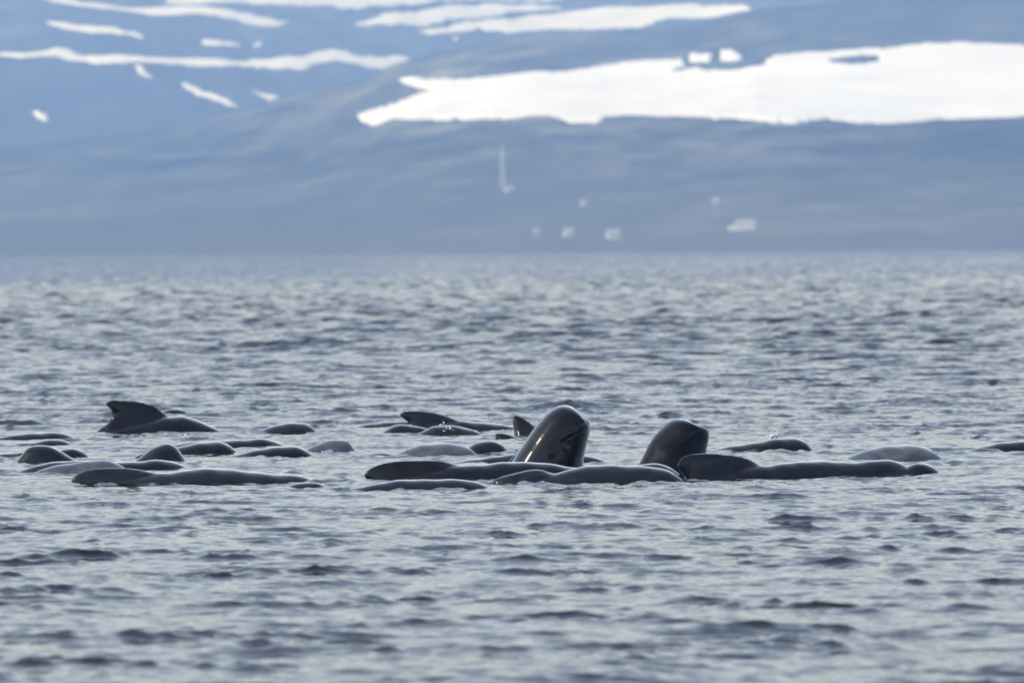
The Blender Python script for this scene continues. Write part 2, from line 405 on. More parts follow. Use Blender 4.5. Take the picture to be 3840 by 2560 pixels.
snow('uppermost broad snow field cut by the mountain shoulder', A([(750, -60), (2600, -60), (2597, 2), (2500, 18), (2352, 27), (1900, 40), (1600, 42), (1500, 32), (1330, 32), (1150, 17), (950, 12), (750, 2)]), True)
snow('narrow snow tongue between the uppermost field and the wedge', A([(1595, 80), (1700, 70), (1900, 58), (2100, 50), (2352, 36), (2450, 24), (2590, 30), (2590, 44), (2530, 52), (2400, 64), (2300, 78), (2200, 98), (2050, 98), (1950, 113), (1820, 108), (1760, 103), (1650, 94)]), True)
snow('long snow wedge tapering to a point against the heath crest', A([(1890, 128), (2100, 108), (2352, 92)]) + B([(150, 73), (300, 53), (500, 40), (650, 43), (800, 33), (950, 28), (1060, 33), (1130, 50), (1080, 62), (900, 87), (700, 112), (500, 142), (350, 154), (150, 158), (0, 164)]) + A([(2300, 157), (2200, 142), (2100, 152), (2000, 147)]), True)
snow('tiny round snow dot below the long wedge', A([(2065, 165), (2095, 165), (2098, 192), (2068, 192)]), True)
snow('tiny faded snow scrap on the heath crest', A([(2235, 192), (2305, 188), (2310, 210), (2240, 216)]), True)
snow('largest bright snow field spread across the heath slope',
     A([(1820, 374), (1950, 366), (2150, 357), (2250, 342), (2352, 339)]) + B([(100, 335), (200, 332), (380, 317), (480, 312), (560, 282), (620, 277), (700, 282), (800, 277), (815, 297), (740, 322), (760, 327), (830, 307), (1000, 309), (1150, 302), (1195, 293), (1160, 272), (1210, 247), (1350, 242), (1550, 232), (1750, 232), (1850, 219), (2000, 225), (2100, 217), (2352, 222), (2900, 232),
     (2900, 540), (2352, 538), (2200, 543), (2050, 543), (1970, 533), (1850, 548), (1700, 563), (1600, 561), (1470, 548), (1380, 563), (1280, 578), (1190, 573), (1000, 565), (900, 563), (800, 563), (680, 553), (580, 543), (500, 553), (430, 553), (400, 573), (300, 568), (230, 553), (200, 538), (100, 533)]) +
     A([(2352, 543), (2200, 543), (1900, 548), (1740, 553), (1660, 548), (1640, 520), (1700, 496), (1850, 456), (1990, 407), (1840, 400)]), False,
     hole=B([(1475, 278), (1560, 270), (1640, 272), (1690, 285), (1600, 293), (1490, 292)]))
snow('small flat snow patch above a notch in the largest field', B([(815, 258), (860, 250), (922, 252), (920, 280), (870, 284), (820, 288)]), False)
snow('small oval snow patch beside the notch of the largest field', B([(948, 242), (1000, 236), (1055, 248), (1052, 272), (1000, 277), (955, 270)]), False)

# ------------------------------------------------------------------ cabins and mast on the far slope
def slope_at(px, py):
    e, u = elev(px, py); x, y, z = near_pt(np.array([u]), np.array([e]))
    return Vector((float(x[0]), float(y[0]), float(z[0])))
def box_bm(bm, c, s):
    r = bmesh.ops.create_cube(bm, size=1.0)
    for v in r['verts']: v.co = Vector((v.co.x * s[0] + c[0], v.co.y * s[1] + c[1], v.co.z * s[2] + c[2]))
def bm_obj(name, bm, mat, parent=None):
    me = bpy.data.meshes.new(name); bm.to_mesh(me); bm.free(); me.materials.append(mat)
    return link(name, me, parent)
def cabin(label, px, py, w, d, h, rot, annex=None):
    p = slope_at(px, py)
    root = bpy.data.objects.new('cabin', None); COL.objects.link(root); root.location = p - Vector((0, 0, 0.4)); root.rotation_euler.z = rot
    tag(root, label, 'cabin', 'white cabins along the far shore')
    bm = bmesh.new(); rh = d * 0.30
    vs_ = [bm.verts.new(c) for c in [(-w/2, -d/2, 0), (w/2, -d/2, 0), (w/2, d/2, 0), (-w/2, d/2, 0), (-w/2, -d/2, h), (w/2, -d/2, h), (w/2, d/2, h), (-w/2, d/2, h), (-w/2, 0, h + rh), (w/2, 0, h + rh)]]
    for f in [(0, 1, 5, 4), (2, 3, 7, 6), (1, 2, 6, 9, 5), (3, 0, 4, 8, 7), (3, 2, 1, 0), (4, 5, 9, 8), (6, 7, 8, 9)]: bm.faces.new([vs_[i] for i in f])
    if annex: box_bm(bm, (annex * w * 0.68, -d * 0.1, h * 0.36), (w * 0.4, d * 0.7, h * 0.72))
    bm_obj('wall', bm, M_WALL, root)
    bm = bmesh.new(); o = 0.35; t = 0.14
    for s in (-1, 1):
        a = [(-w/2 - o, s * (d/2 + o), h - rh * o / (d/2) + 0.03), (w/2 + o, s * (d/2 + o), h - rh * o / (d/2) + 0.03), (w/2 + o, 0, h + rh + 0.03), (-w/2 - o, 0, h + rh + 0.03)]
        lo = [bm.verts.new(c) for c in a]; hi = [bm.verts.new((c[0], c[1], c[2] + t)) for c in a]
        bm.faces.new(lo); bm.faces.new(hi[::-1])
        for i in range(4): bm.faces.new([lo[i], lo[(i+1) % 4], hi[(i+1) % 4], hi[i]])
    bmesh.ops.recalc_face_normals(bm, faces=bm.faces[:])
    bm_obj('roof', bm, M_ROOF, root)
    bm = bmesh.new(); box_bm(bm, (w * 0.05, -d/2 - 0.03, 1.0), (0.9, 0.08, 2.0)); bm_obj('door', bm, M_ROOF, root)
    for k in (-0.28, 0.30):
        bm = bmesh.new(); box_bm(bm, (k * w, -d/2 - 0.03, h * 0.55), (0.9, 0.07, 0.8)); bm_obj('window', bm, M_GLASS, root)
cabin('single white cabin by the shore, standing left of the longest building', 2300, 893, 5.0, 4.0, 3.0, 0.1)
cabin('longest white building with a lower annex on the far shore slope', 2795, 862, 8.0, 4.4, 3.2, -0.05, -1)
cabin('small white hut at the foot of the tall pale mast', 1909, 700, 3.6, 3.0, 2.4, 0.2)
cabin('small white hut alone on the slope above the longest building', 2685, 771, 2.8, 2.6, 2.6, 0.0)
cabin('small cream hut with a leaning shed next to the shore', 2135, 885, 3.2, 2.8, 3.0, 0.15, -1)
cabin('tiny dull white hut at the shore, outermost of the row', 2012, 882, 2.6, 2.4, 2.4, 0.0)
cabin('tiny pale hut halfway between shore and mast', 2190, 780, 2.2, 2.0, 2.2, 0.3)
p = slope_at(1884, 690)
mast = bpy.data.objects.new('lattice_mast', None); COL.objects.link(mast); mast.location = p - Vector((0, 0, 0.5))
tag(mast, 'tall pale lattice mast standing beside a small white hut', 'mast')
def strut(bm, a, b, r):
    a = Vector(a); b = Vector(b); q = (b - a).to_track_quat('Z', 'Y').to_matrix().to_4x4()
    bmesh.ops.create_cone(bm, cap_ends=True, segments=6, radius1=r, radius2=r, depth=(b - a).length, matrix=Matrix.Translation((a + b) / 2) @ q)
HM = 19.0
leg = lambda i, z: ((1 if i in (1, 2) else -1) * (1.1 - 0.75 * z / HM), (1 if i in (2, 3) else -1) * (1.1 - 0.75 * z / HM), z)
for i in range(4):
    bm = bmesh.new(); strut(bm, leg(i, 0), leg(i, HM), 0.14); bm_obj('leg', bm, M_STEEL, mast)
bm = bmesh.new()
for k in range(9):
    z0, z1 = HM * k / 9, HM * (k + 1) / 9
    for i in range(4):
        strut(bm, leg(i, z0), leg((i + 1) % 4, z1), 0.07); strut(bm, leg(i, z1), leg((i + 1) % 4, z1), 0.07)
bm_obj('bracing', bm, M_STEEL, mast)
bm = bmesh.new(); strut(bm, (0, 0, HM - 1), (0, 0, HM + 4), 0.1); box_bm(bm, (0, 0, HM + 0.1), (1.0, 1.0, 0.25)); bm_obj('antenna', bm, M_STEEL, mast)

# ------------------------------------------------------------------ whales
GROUP = 'pilot whales resting at the surface'
def ring_loft(stations, nring, power=2.0):
    """stations: (centre, up half-vector, side half-vector); returns verts, quads, end caps"""
    th = np.linspace(0, 2 * np.pi, nring, endpoint=False)
    cs, sn = np.cos(th), np.sin(th)
    cs = np.sign(cs) * np.abs(cs) ** (2 / power); sn = np.sign(sn) * np.abs(sn) ** (2 / power)
    V = []
    for c, a, b in stations:
        V.append(np.asarray(c)[None, :] + cs[:, None] * np.asarray(a)[None, :] + sn[:, None] * np.asarray(b)[None, :])
    return np.concatenate(V), grid_quads(len(stations), nring, True)
def close_ends(V, Q, n, ns):
    i0 = len(V); V = np.vstack([V, V[:n].mean(0), V[-n:].mean(0)])
    T = [(i0, (k + 1) % n, k) for k in range(n)] + [(i0 + 1, (ns - 1) * n + k, (ns - 1) * n + (k + 1) % n) for k in range(n)]
    return V, Q, np.array(T)
def fix_normals(me):
    bm = bmesh.new(); bm.from_mesh(me); bmesh.ops.recalc_face_normals(bm, faces=bm.faces[:]); bm.to_mesh(me); bm.free()
def whale(label, outline, pyw, mat, w=0.33, d=0.42, yaw=0.0, nose=1, fin=None, tail=1.7, nose_len=0.34, power=2.45, finT=0.05):
    """outline: the visible line of the back, from left to right; pyw: where its near side meets the water"""
    pts = sorted(outline); mid = (pts[0][0] + pts[-1][0]) / 2
    Yc = water_y(mid, pyw) + w * 0.72
    Xc = at(mid, pyw, Yc).x; ty = math.tan(math.radians(yaw))
    def world(px, py):
        p = at(px, py, Yc)
        for _ in range(3): p = at(px, py, Yc + (p.x - Xc) * ty)
        return p
    P = [world(*p) for p in pts]
    xs = [p.x for p in P]; zs = [p.z for p in P]
    def ext(x0, z0, sgn, is_nose):
        if is_nose:
            L = nose_len; return [(x0 + sgn * L * 0.45, z0 - 0.16), (x0 + sgn * L, z0 - 0.46)]
        L = tail; return [(x0 + sgn * L * 0.25, z0 - 0.10), (x0 + sgn * L * 0.6, z0 - 0.26), (x0 + sgn * L, z0 - 0.40)]
    rgt = ext(xs[-1], zs[-1], 1, nose > 0); lft = ext(xs[0], zs[0], -1, nose < 0)[::-1]
    xs = [a for a, b in lft] + xs + [a for a, b in rgt]; zs = [b for a, b in lft] + zs + [b for a, b in rgt]
    n = int((xs[-1] - xs[0]) / 0.034)
    q = np.linspace(xs[0], xs[-1], n); zr = curve(xs, zs, q)
    k = np.ones(5) / 5; zs_ = np.convolve(np.pad(zr, 2, mode='edge'), k, mode='valid'); zr = zs_
    dn = (xs[-1] - q) if nose > 0 else (q - xs[0]); dt = (q - xs[0]) if nose > 0 else (xs[-1] - q)
    nt = np.sqrt(np.clip(1 - (1 - np.clip(dn / 0.95, 0, 1)) ** 2, 0, 1))
    nt = np.maximum(nt, 0.03)
    Lb = xs[-1] - xs[0]
    tt = 0.16 + 0.84 * np.clip(dt / (0.62 * Lb), 0, 1) ** 0.8
    f = np.minimum(nt, 1) * tt
    st = []
    for i in range(n):
        y = Yc + (q[i] - Xc) * ty
        dd = d * f[i]; ww = w * f[i]
        st.append(((q[i], y, zr[i] - dd), (0, 0, dd), (-math.sin(math.radians(yaw)) * ww * 0.0, ww, 0)))
    V, Q = ring_loft(st, 40, power); V, Q, T = close_ends(V, Q, 40, n)
    # blubber is never quite even: shallow folds and hollows along the flanks
    ph = (label.__len__() * 1.7) % 6.28
    lump = 0.007 * np.sin(V[:, 0] * 9 + V[:, 2] * 6 + ph) * np.sin(V[:, 0] * 3.1 + V[:, 1] * 5 + 2 * ph) + 0.004 * np.sin(V[:, 0] * 23 + V[:, 2] * 17 + V[:, 1] * 8 + ph)
    V[:, 2] += lump * 0.6; V[:, 1] += np.sign(V[:, 1] - Yc) * lump
    org = np.array([Xc, Yc, 0.0]); me = mesh_np('pilot_whale', V - org, Q, mat, tris=T); fix_normals(me)
    o = link('pilot_whale', me, loc=org)
    if fin:
        F = [world(*p) for p in fin]
        zr_at = lambda x: float(np.interp(x, q, zr))
        xa, xb = F[0].x, F[-1].x
        base = [Vector((xb + (xa - xb) * t, 0, min(zr_at(xb + (xa - xb) * t) - 0.10, (F[0].z + (F[-1].z - F[0].z) * (1 - t)) - 0.05))) for t in np.linspace(0.02, 0.98, 8)]
        # resample the edge of the fin smoothly
        E = [Vector((p.x, 0, p.z)) for p in F]
        ds = np.concatenate([[0], np.cumsum([(E[i+1] - E[i]).length for i in range(len(E) - 1)])])
        sq = np.linspace(0, ds[-1], 60)
        ex = np.array([e.x for e in E]); ez = np.array([e.z for e in E])
        ex, ez = curve(ds, ex, sq), curve(ds, ez, sq)
        L = [(ex[i], ez[i]) for i in range(60)] + [(p.x, p.z) for p in base]
        L = np.array(L); c = L.mean(0)
        fv = []; fq = []; ft = []
        NL = len(L); lev = [(1.0, 0.004), (0.955, 0.014), (0.85, 0.55 * finT), (0.6, 0.85 * finT), (0.3, finT)]
        for s in (-1, 1):
            for k_, (sc_, th) in enumerate(lev):
                for i in range(NL):
                    x_, z_ = c + (L[i] - c) * sc_
                    y0 = Yc + (x_ - Xc) * ty
                    hgt = max(0.0, z_ - zr_at(x_))
                    fat = 1 + 1.6 * math.exp(-hgt / 0.06)
                    fv.append((x_, y0 + s * th * fat, z_))
        nlev = len(lev)
        for si in range(2):
            off = si * nlev * NL
            for k_ in range(nlev - 1):
                for i in range(NL):
                    j = (i + 1) % NL; a, b_ = off + k_ * NL + i, off + k_ * NL + j
                    fq.append((a, b_, b_ + NL, a + NL))
            cidx = 2 * nlev * NL + si
            for i in range(NL): ft.append((off + (nlev - 1) * NL + i, off + (nlev - 1) * NL + (i + 1) % NL, cidx))
        for i in range(NL): fq.append((i, (i + 1) % NL, nlev * NL + (i + 1) % NL, nlev * NL + i))
        for s in (-1, 1): fv.append((c[0], Yc + (c[0] - Xc) * ty + s * finT, c[1]))
        fme = mesh_np('fin', np.array(fv) - org, fq, mat, tris=ft); fix_normals(fme)
        bm = bmesh.new(); bm.from_mesh(me); bm.from_mesh(fme); bm.to_mesh(me); bm.free(); bpy.data.meshes.remove(fme)
        # fuse body and fin into one skin
        rm = o.modifiers.new('fuse', 'REMESH'); rm.mode = 'VOXEL'; rm.voxel_size = 0.0195
        sm = o.modifiers.new('soften', 'SMOOTH'); sm.factor = 0.5; sm.iterations = 5
        dg = bpy.context.evaluated_depsgraph_get()
        new = bpy.data.meshes.new_from_object(o.evaluated_get(dg)); o.modifiers.clear()
        o.data = new; bpy.data.meshes.remove(me); me = new
        me.polygons.foreach_set('use_smooth', np.ones(len(me.polygons), dtype=bool))
        if not me.materials: me.materials.append(mat)
    tag(o, label, 'whale', GROUP)
    return o

# --- farthest row
whale('dark pilot whale back farthest out, showing past the highest dorsal fin', [(600, 1548), (625, 1537), (652, 1532), (680, 1535), (704, 1547)], 1551, W_DARK, w=0.25)
whale('pilot whale raising the highest, broad hooked black dorsal fin', [(330, 1630), (420, 1606), (520, 1585), (590, 1570), (634, 1562), (681, 1560), (725, 1570), (776, 1591), (812, 1606), (828, 1613)], 1614, W_DARK, w=0.34, d=0.5, yaw=6,
      fin=[(355, 1622), (380, 1604), (400, 1589), (413, 1572), (418, 1550), (411, 1531), (397, 1522), (392, 1513), (404, 1504), (429, 1499), (474, 1500), (520, 1505), (566, 1517), (597, 1533), (618, 1551), (640, 1566)], tail=1.4, finT=0.055)
whale('smooth pilot whale back alone in open water behind the splashing pair', [(946, 1616), (997, 1605), (1048, 1591), (1082, 1585), (1116, 1583), (1143, 1586), (1167, 1596), (1182, 1612)], 1617, W_MID)
whale('low pilot whale back behind the blunt low fin, barely awash', [(1375, 1590), (1412, 1584), (1470, 1581), (1521, 1579), (1570, 1584), (1610, 1592)], 1594, W_MID, w=0.3)
whale('pilot whale with a blunt low dorsal fin leaning back behind the white splash', [(1470, 1612), (1560, 1594), (1640, 1582), (1725, 1578), (1776, 1582), (1844, 1586), (1912, 1596), (1990, 1606), (2060, 1610), (2213, 1614), (2235, 1618), (2256, 1629)], 1607, W_MATT, w=0.34, d=0.5, yaw=4,
      fin=[(1540, 1602), (1532, 1590), (1521, 1577), (1504, 1566), (1496, 1555), (1501, 1547), (1518, 1541), (1555, 1539), (1606, 1543), (1657, 1553), (1691, 1565), (1730, 1579)], tail=1.5)
whale('small pilot whale hump at the tail end of the white splash', [(1443, 1616), (1453, 1604), (1487, 1593), (1521, 1591), (1555, 1596), (1592, 1604), (1615, 1612)], 1616, W_DARK, w=0.28)
whale('low grey pilot whale back with white water breaking over it', [(1589, 1616), (1613, 1600), (1657, 1595), (1708, 1596), (1759, 1606), (1795, 1618)], 1627, W_MID, w=0.3)
whale('pilot whale showing an upright pointed dorsal fin close behind the glossy head', [(1850, 1665), (1910, 1640), (1960, 1625), (2010, 1612), (2060, 1612), (2110, 1625), (2150, 1640)], 1640, W_MATT, w=0.3, d=0.45,
      fin=[(1936, 1650), (1929, 1632), (1925, 1606), (1921, 1576), (1922, 1561), (1930, 1555), (1943, 1557), (1967, 1569), (1987, 1584), (2010, 1602), (2030, 1618)], tail=1.2)
whale('pilot whale whose small rounded fin just clears the water by the upright fin', [(1800, 1690), (1870, 1668), (1920, 1652), (1970, 1648), (2020, 1646), (2080, 1656)], 1656, W_MATT, w=0.26, d=0.4,
      fin=[(1870, 1668), (1861, 1653), (1854, 1640), (1853, 1630), (1859, 1625), (1878, 1623), (1905, 1628), (1939, 1639), (1975, 1650)], tail=1.0, finT=0.04)
whale('thin grey pilot whale back under the small rounded fin', [(1885, 1664), (1929, 1656), (1970, 1653), (2030, 1652), (2080, 1662)], 1670, W_MID, w=0.24)
# --- left cluster
whale('long low pilot whale back, rearmost of the crowd below the highest fin', [(-120, 1654), (0, 1636), (92, 1624), (184, 1620), (230, 1621), (260, 1630), (285, 1644), (298, 1651)], 1653, W_DARK)
whale('pilot whale with a bulging head at the end of a flat back', [(-100, 1676), (0, 1670), (61, 1660), (147, 1656), (178, 1648), (214, 1645), (242, 1650), (266, 1662), (294, 1682)], 1680, W_DARK, w=0.3)
whale('pilot whale back passing behind a round dark head in the crowd', [(-150, 1712), (0, 1703), (46, 1697), (90, 1692), (150, 1690), (223, 1685), (260, 1680), (291, 1683), (321, 1697), (337, 1709), (344, 1722)], 1724, W_DARK, w=0.28)
whale('round dark pilot whale head humped in front of a longer back', [(70, 1719), (76, 1703), (92, 1685), (116, 1671), (147, 1668), (178, 1671), (208, 1680), (239, 1697), (269, 1715), (285, 1724)], 1731, W_MATT, w=0.26, nose=-1, nose_len=0.25)
whale('grey pilot whale back sloping along behind the palest left back', [(52, 1770), (122, 1749), (199, 1732), (275, 1726), (321, 1725), (380, 1735), (420, 1760)], 1772, W_MID, w=0.27)
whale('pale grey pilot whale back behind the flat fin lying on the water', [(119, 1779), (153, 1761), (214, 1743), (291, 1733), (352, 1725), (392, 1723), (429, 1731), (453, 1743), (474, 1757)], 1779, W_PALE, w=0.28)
whale('dark pilot whale flank leaning behind the pointed head', [(478, 1730), (500, 1716), (520, 1705), (560, 1691), (600, 1688), (640, 1700), (660, 1728)], 1727, W_DARK, w=0.2)
whale('pointed dark pilot whale head poking up steeply between two backs', [(508, 1728), (539, 1700), (575, 1679), (600, 1664), (621, 1659), (643, 1663), (667, 1679), (686, 1703), (695, 1722), (699, 1734)], 1733, W_MATT, w=0.3, nose_len=0.22)
whale('dark pilot whale back with a rounded head beyond the flat fin', [(438, 1731), (490, 1731), (536, 1728), (582, 1723), (612, 1723), (649, 1729), (680, 1740), (704, 1752), (714, 1761)], 1764, W_DARK, w=0.3)
whale('long pilot whale back stretching behind a shorter dark back', [(650, 1670), (708, 1658), (776, 1651), (844, 1650), (912, 1647), (980, 1644), (1007, 1646), (1038, 1656), (1072, 1672)], 1686, W_DARK, w=0.32)
whale('short dark pilot whale back ending in a steep brow beside the pointed head', [(640, 1690), (671, 1675), (725, 1664), (776, 1656), (817, 1653), (844, 1659), (871, 1675), (888, 1688), (896, 1698)], 1708, W_DARK, w=0.34)
whale('pilot whale back sloping up to a rounded head below the light grey head', [(820, 1720), (878, 1705), (946, 1688), (997, 1678), (1048, 1673), (1092, 1672), (1133, 1680), (1160, 1693), (1180, 1712)], 1719, W_DARK)
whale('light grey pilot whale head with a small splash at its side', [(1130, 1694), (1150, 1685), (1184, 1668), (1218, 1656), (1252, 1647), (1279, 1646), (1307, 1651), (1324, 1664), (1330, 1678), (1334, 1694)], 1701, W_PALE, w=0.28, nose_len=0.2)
# --- middle
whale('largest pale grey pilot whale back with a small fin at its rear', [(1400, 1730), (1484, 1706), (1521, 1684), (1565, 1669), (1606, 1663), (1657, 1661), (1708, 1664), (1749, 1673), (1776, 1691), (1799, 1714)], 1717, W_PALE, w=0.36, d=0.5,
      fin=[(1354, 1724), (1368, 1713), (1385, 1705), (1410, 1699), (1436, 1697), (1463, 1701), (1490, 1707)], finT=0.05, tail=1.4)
whale('round black pilot whale hump touching the end of the largest pale back', [(1740, 1688), (1756, 1673), (1783, 1659), (1820, 1652), (1851, 1654), (1885, 1664), (1905, 1681), (1914, 1698)], 1706, W_MATT, w=0.3, nose_len=0.22)
whale('thin dark pilot whale back running behind the glossy raised head', [(1705, 1733), (1776, 1722), (1844, 1713), (1922, 1703), (2000, 1698), (2100, 1698), (2189, 1708), (2221, 1712), (2259, 1722), (2297, 1739)], 1739, W_MID, w=0.28)
whale('narrow dark pilot whale shoulder pressed against the back of the glossy raised head', [(1905, 1738), (1910, 1727), (1922, 1707), (1939, 1691), (1975, 1680), (2010, 1695), (2030, 1735)], 1746, W_DARK, w=0.14, tail=0.5, nose_len=0.2)
# --- right
whale('pilot whale with a wave and drops breaking over its back', [(2600, 1706), (2645, 1695), (2689, 1680.5), (2749, 1670), (2808, 1660), (2853, 1654), (2898, 1646), (2942, 1642), (2972, 1641), (3002, 1646), (3026, 1655), (3043, 1670), (3057, 1697)], 1701, W_DARK, w=0.34, nose_len=0.22)
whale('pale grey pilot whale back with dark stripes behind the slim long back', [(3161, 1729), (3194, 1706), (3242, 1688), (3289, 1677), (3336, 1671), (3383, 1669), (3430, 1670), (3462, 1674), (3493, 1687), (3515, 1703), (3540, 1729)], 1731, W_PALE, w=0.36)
whale('dark pilot whale back apart from the others, beyond the pale striped back', [(3641, 1688), (3682, 1673), (3729, 1662), (3776, 1657), (3840, 1653), (3920, 1656), (4000, 1680)], 1695, W_DARK)
whale('small dark pilot whale head just in front of the slim long back', [(3339, 1778), (3361, 1772), (3389, 1756), (3421, 1740), (3452, 1735), (3478, 1737), (3500, 1747), (3524, 1768)], 1778, W_DARK, w=0.28, nose_len=0.22)
# --- front row
whale('pilot whale with a long flat fin laid back to the water beside pale backs', [(200, 1850), (320, 1822), (430, 1800), (520, 1783), (591, 1773), (643, 1770), (708, 1760), (776, 1755), (844, 1756), (912, 1763), (980, 1772), (1048, 1777), (1116, 1780), (1150, 1787), (1180, 1802)], 1813, W_MID, w=0.34, d=0.46,
      fin=[(275, 1840), (266, 1822), (263, 1808), (264, 1797), (272, 1788), (294, 1774), (324, 1762), (367, 1755), (413, 1753), (474, 1754), (527, 1760), (566, 1768), (610, 1774)], tail=1.3)
whale('sliver of a grey pilot whale back awash ahead of the long flat fin whale', [(1072, 1823), (1116, 1810), (1164, 1806), (1198, 1811), (1217, 1818)], 1829, W_MID, w=0.24)
whale('pilot whale with the longest low black dorsal fin, lying below the glossy raised head', [(1300, 1850), (1420, 1815), (1540, 1780), (1640, 1756), (1722, 1744), (1759, 1742), (1810, 1741), (1861, 1734), (1912, 1730), (1980, 1731), (2031, 1735), (2099, 1744), (2132, 1750), (2170, 1753), (2240, 1770)], 1800, W_DARK, w=0.31, d=0.46,
      fin=[(1395, 1830), (1378, 1802), (1367, 1792), (1364, 1780), (1368, 1770), (1385, 1756), (1419, 1741), (1470, 1730), (1538, 1725), (1606, 1724), (1657, 1727), (1691, 1735), (1740, 1746)], tail=1.3)
whale('grey pilot whale with a dip between its low fin and its broad back', [(1790, 1850), (1900, 1820), (1990, 1798), (2060, 1777), (2093, 1775), (2119, 1766), (2157, 1753), (2208, 1745), (2259, 1742), (2310, 1742), (2361, 1744), (2402, 1747), (2453, 1751), (2491, 1758), (2517, 1769), (2548, 1788)], 1809, W_MID, w=0.30, d=0.44,
      fin=[(1850, 1832), (1842, 1814), (1851, 1799), (1882, 1786), (1928, 1774), (1979, 1762), (2004, 1759), (2030, 1760), (2055, 1768), (2085, 1778)], tail=1.2, finT=0.06)
whale('dark pilot whale brow showing as a thin arc behind the grey dipped back', [(2340, 1752), (2384, 1746), (2427, 1738), (2458, 1736), (2486, 1739), (2512, 1748), (2535, 1762), (2557, 1782)], 1787, W_DARK, w=0.28)
whale('pilot whale with a tall rounded black fin in front of the matt raised head', [(2440, 1850), (2560, 1808), (2680, 1778), (2780, 1755), (2850, 1745), (2898, 1743), (2957, 1734), (3017, 1728), (3076, 1727), (3136, 1729), (3195, 1731), (3225, 1731), (3255, 1727), (3299, 1722), (3336, 1721), (3361, 1727), (3383, 1737), (3402, 1748)], 1789, W_MATT, w=0.30, d=0.44, yaw=24,
      fin=[(2590, 1815), (2565, 1788), (2552, 1772), (2541, 1756), (2536, 1744), (2539, 1733), (2550, 1719), (2570, 1707), (2606, 1699), (2644, 1697), (2695, 1700), (2746, 1705), (2785, 1711), (2810, 1720), (2831, 1732), (2855, 1746)], tail=1.2)
whale('grey pilot whale back lying lowest in front of the longest black fin', [(1354, 1824), (1402, 1815), (1453, 1805), (1504, 1799), (1572, 1796), (1640, 1796), (1708, 1797), (1752, 1798), (1786, 1806), (1817, 1817), (1841, 1830)], 1837, W_MID, w=0.28)

# --- the two raised heads
def spyhop(label, ribs, deep, mouth, eye, pyc, mat, widths, crease):
    """ribs run from the back of the animal to its throat, climbing from the water to the tip of the beak"""
    ribs = deep + ribs; nk = len(ribs)
    mid = sum(r[0][0] + r[1][0] for r in ribs[4:8]) / 8
    Y0 = water_y(mid, pyc)
    D = np.array([at(*r[0], Y0) for r in ribs]); Vn = np.array([at(*r[1], Y0) for r in ribs]); Wd = np.array(widths)
    tk = np.arange(nk, dtype=float)
    n = 150; tq = np.concatenate([np.linspace(0, 4, 24, endpoint=False), np.linspace(4, nk - 1, n - 24)])
    def cr(a):      # smooth through the ribs
        out = np.empty((len(tq),) + a.shape[1:])
        for i_, t in enumerate(tq):
            i = min(int(t), nk - 2); f = t - i
            p0, p1, p2, p3 = a[max(i-1, 0)], a[i], a[i+1], a[min(i+2, nk-1)]
            out[i_] = 0.5 * ((2*p1) + (-p0+p2)*f + (2*p0-5*p1+4*p2-p3)*f*f + (-p0+3*p1-3*p2+p3)*f**3)
        return out
    Dq, Vq, Wq = cr(D), cr(Vn), np.maximum(cr(Wd), 0.008)
    st = [((Dq[i] + Vq[i]) / 2, (Dq[i] - Vq[i]) / 2, (0, Wq[i], 0)) for i in range(len(tq))]
    NR = 112
    V, Q = ring_loft(st, NR, 2.15); V, Q, T = close_ends(V, Q, NR, len(tq))
    # mouth: a groove with a full upper lip, pressed into both cheeks
    mp = np.array([[at(*m, Y0).x, at(*m, Y0).z] for m in mouth])
    ss = np.concatenate([[0], np.cumsum(np.hypot(*np.diff(mp, axis=0).T))]); sq = np.linspace(0, ss[-1], 120)
    mc = np.stack([curve(ss, mp[:, 0], sq), curve(ss, mp[:, 1], sq)], -1)
    P2 = V[:, [0, 2]]
    d2 = ((P2[:, None, :] - mc[None, :, :]) ** 2).sum(-1); k = d2.argmin(1); dist = np.sqrt(d2.min(1))
    tang = np.gradient(mc, axis=0)[k]; rel = P2 - mc[k]; side = tang[:, 0] * rel[:, 1] - tang[:, 1] * rel[:, 0]
    sd = np.where(side > 0, dist, -dist)
    fade = np.clip((sq[-1] - sq[k]) / 0.08, 0.35, 1)
    push = -0.016 * np.exp(-(dist / 0.0075) ** 2) * fade + 0.006 * np.exp(-((np.abs(sd) - 0.028) / 0.018) ** 2) * fade
    push -= 0.016 * np.exp(-(np.abs(sd) / 0.09) ** 2) * (sd > 0.006) * fade          # the lower jaw sits inside the lip
    cz = np.array([[at(*q_, Y0).x, at(*q_, Y0).z] for q_ in crease])
    for a_, b_ in zip(cz[:-1], cz[1:]):                                              # fold between melon and beak
        t_ = np.clip(((P2 - a_) @ (b_ - a_)) / ((b_ - a_) @ (b_ - a_)), 0, 1)
        dc = np.hypot(*(P2 - (a_ + t_[:, None] * (b_ - a_))).T)
        push -= 0.014 * np.exp(-(dc / 0.014) ** 2)
    ex, ez = at(*eye, Y0).x, at(*eye, Y0).z
    de = np.hypot(V[:, 0] - ex, V[:, 2] - ez)
    push += 0.013 * np.exp(-(de / 0.05) ** 2) - 0.012 * np.exp(-(de / 0.014) ** 2)
    V[:, 1] += np.sign(V[:, 1] - Y0) * push
    c = np.array([at(mid, pyc, Y0).x, Y0, 0.0])
    me = mesh_np('pilot_whale', V - c, Q, mat, tris=T); fix_normals(me)
    o = tag(link('pilot_whale', me, loc=c), label, 'whale', 'pilot whales raising their heads')
    near = V[np.argmin(de + (V[:, 1] > Y0) * 9)]
    for s in (-1, 1):
        bm = bmesh.new(); bmesh.ops.create_uvsphere(bm, u_segments=16, v_segments=10, radius=0.013)
        for f_ in bm.faces: f_.smooth = True
        e = bm_obj('eye', bm, M_EYE, o); e.location = (ex - c[0], s * (abs(near[1] - Y0) - 0.005), ez - c[2])
    return o
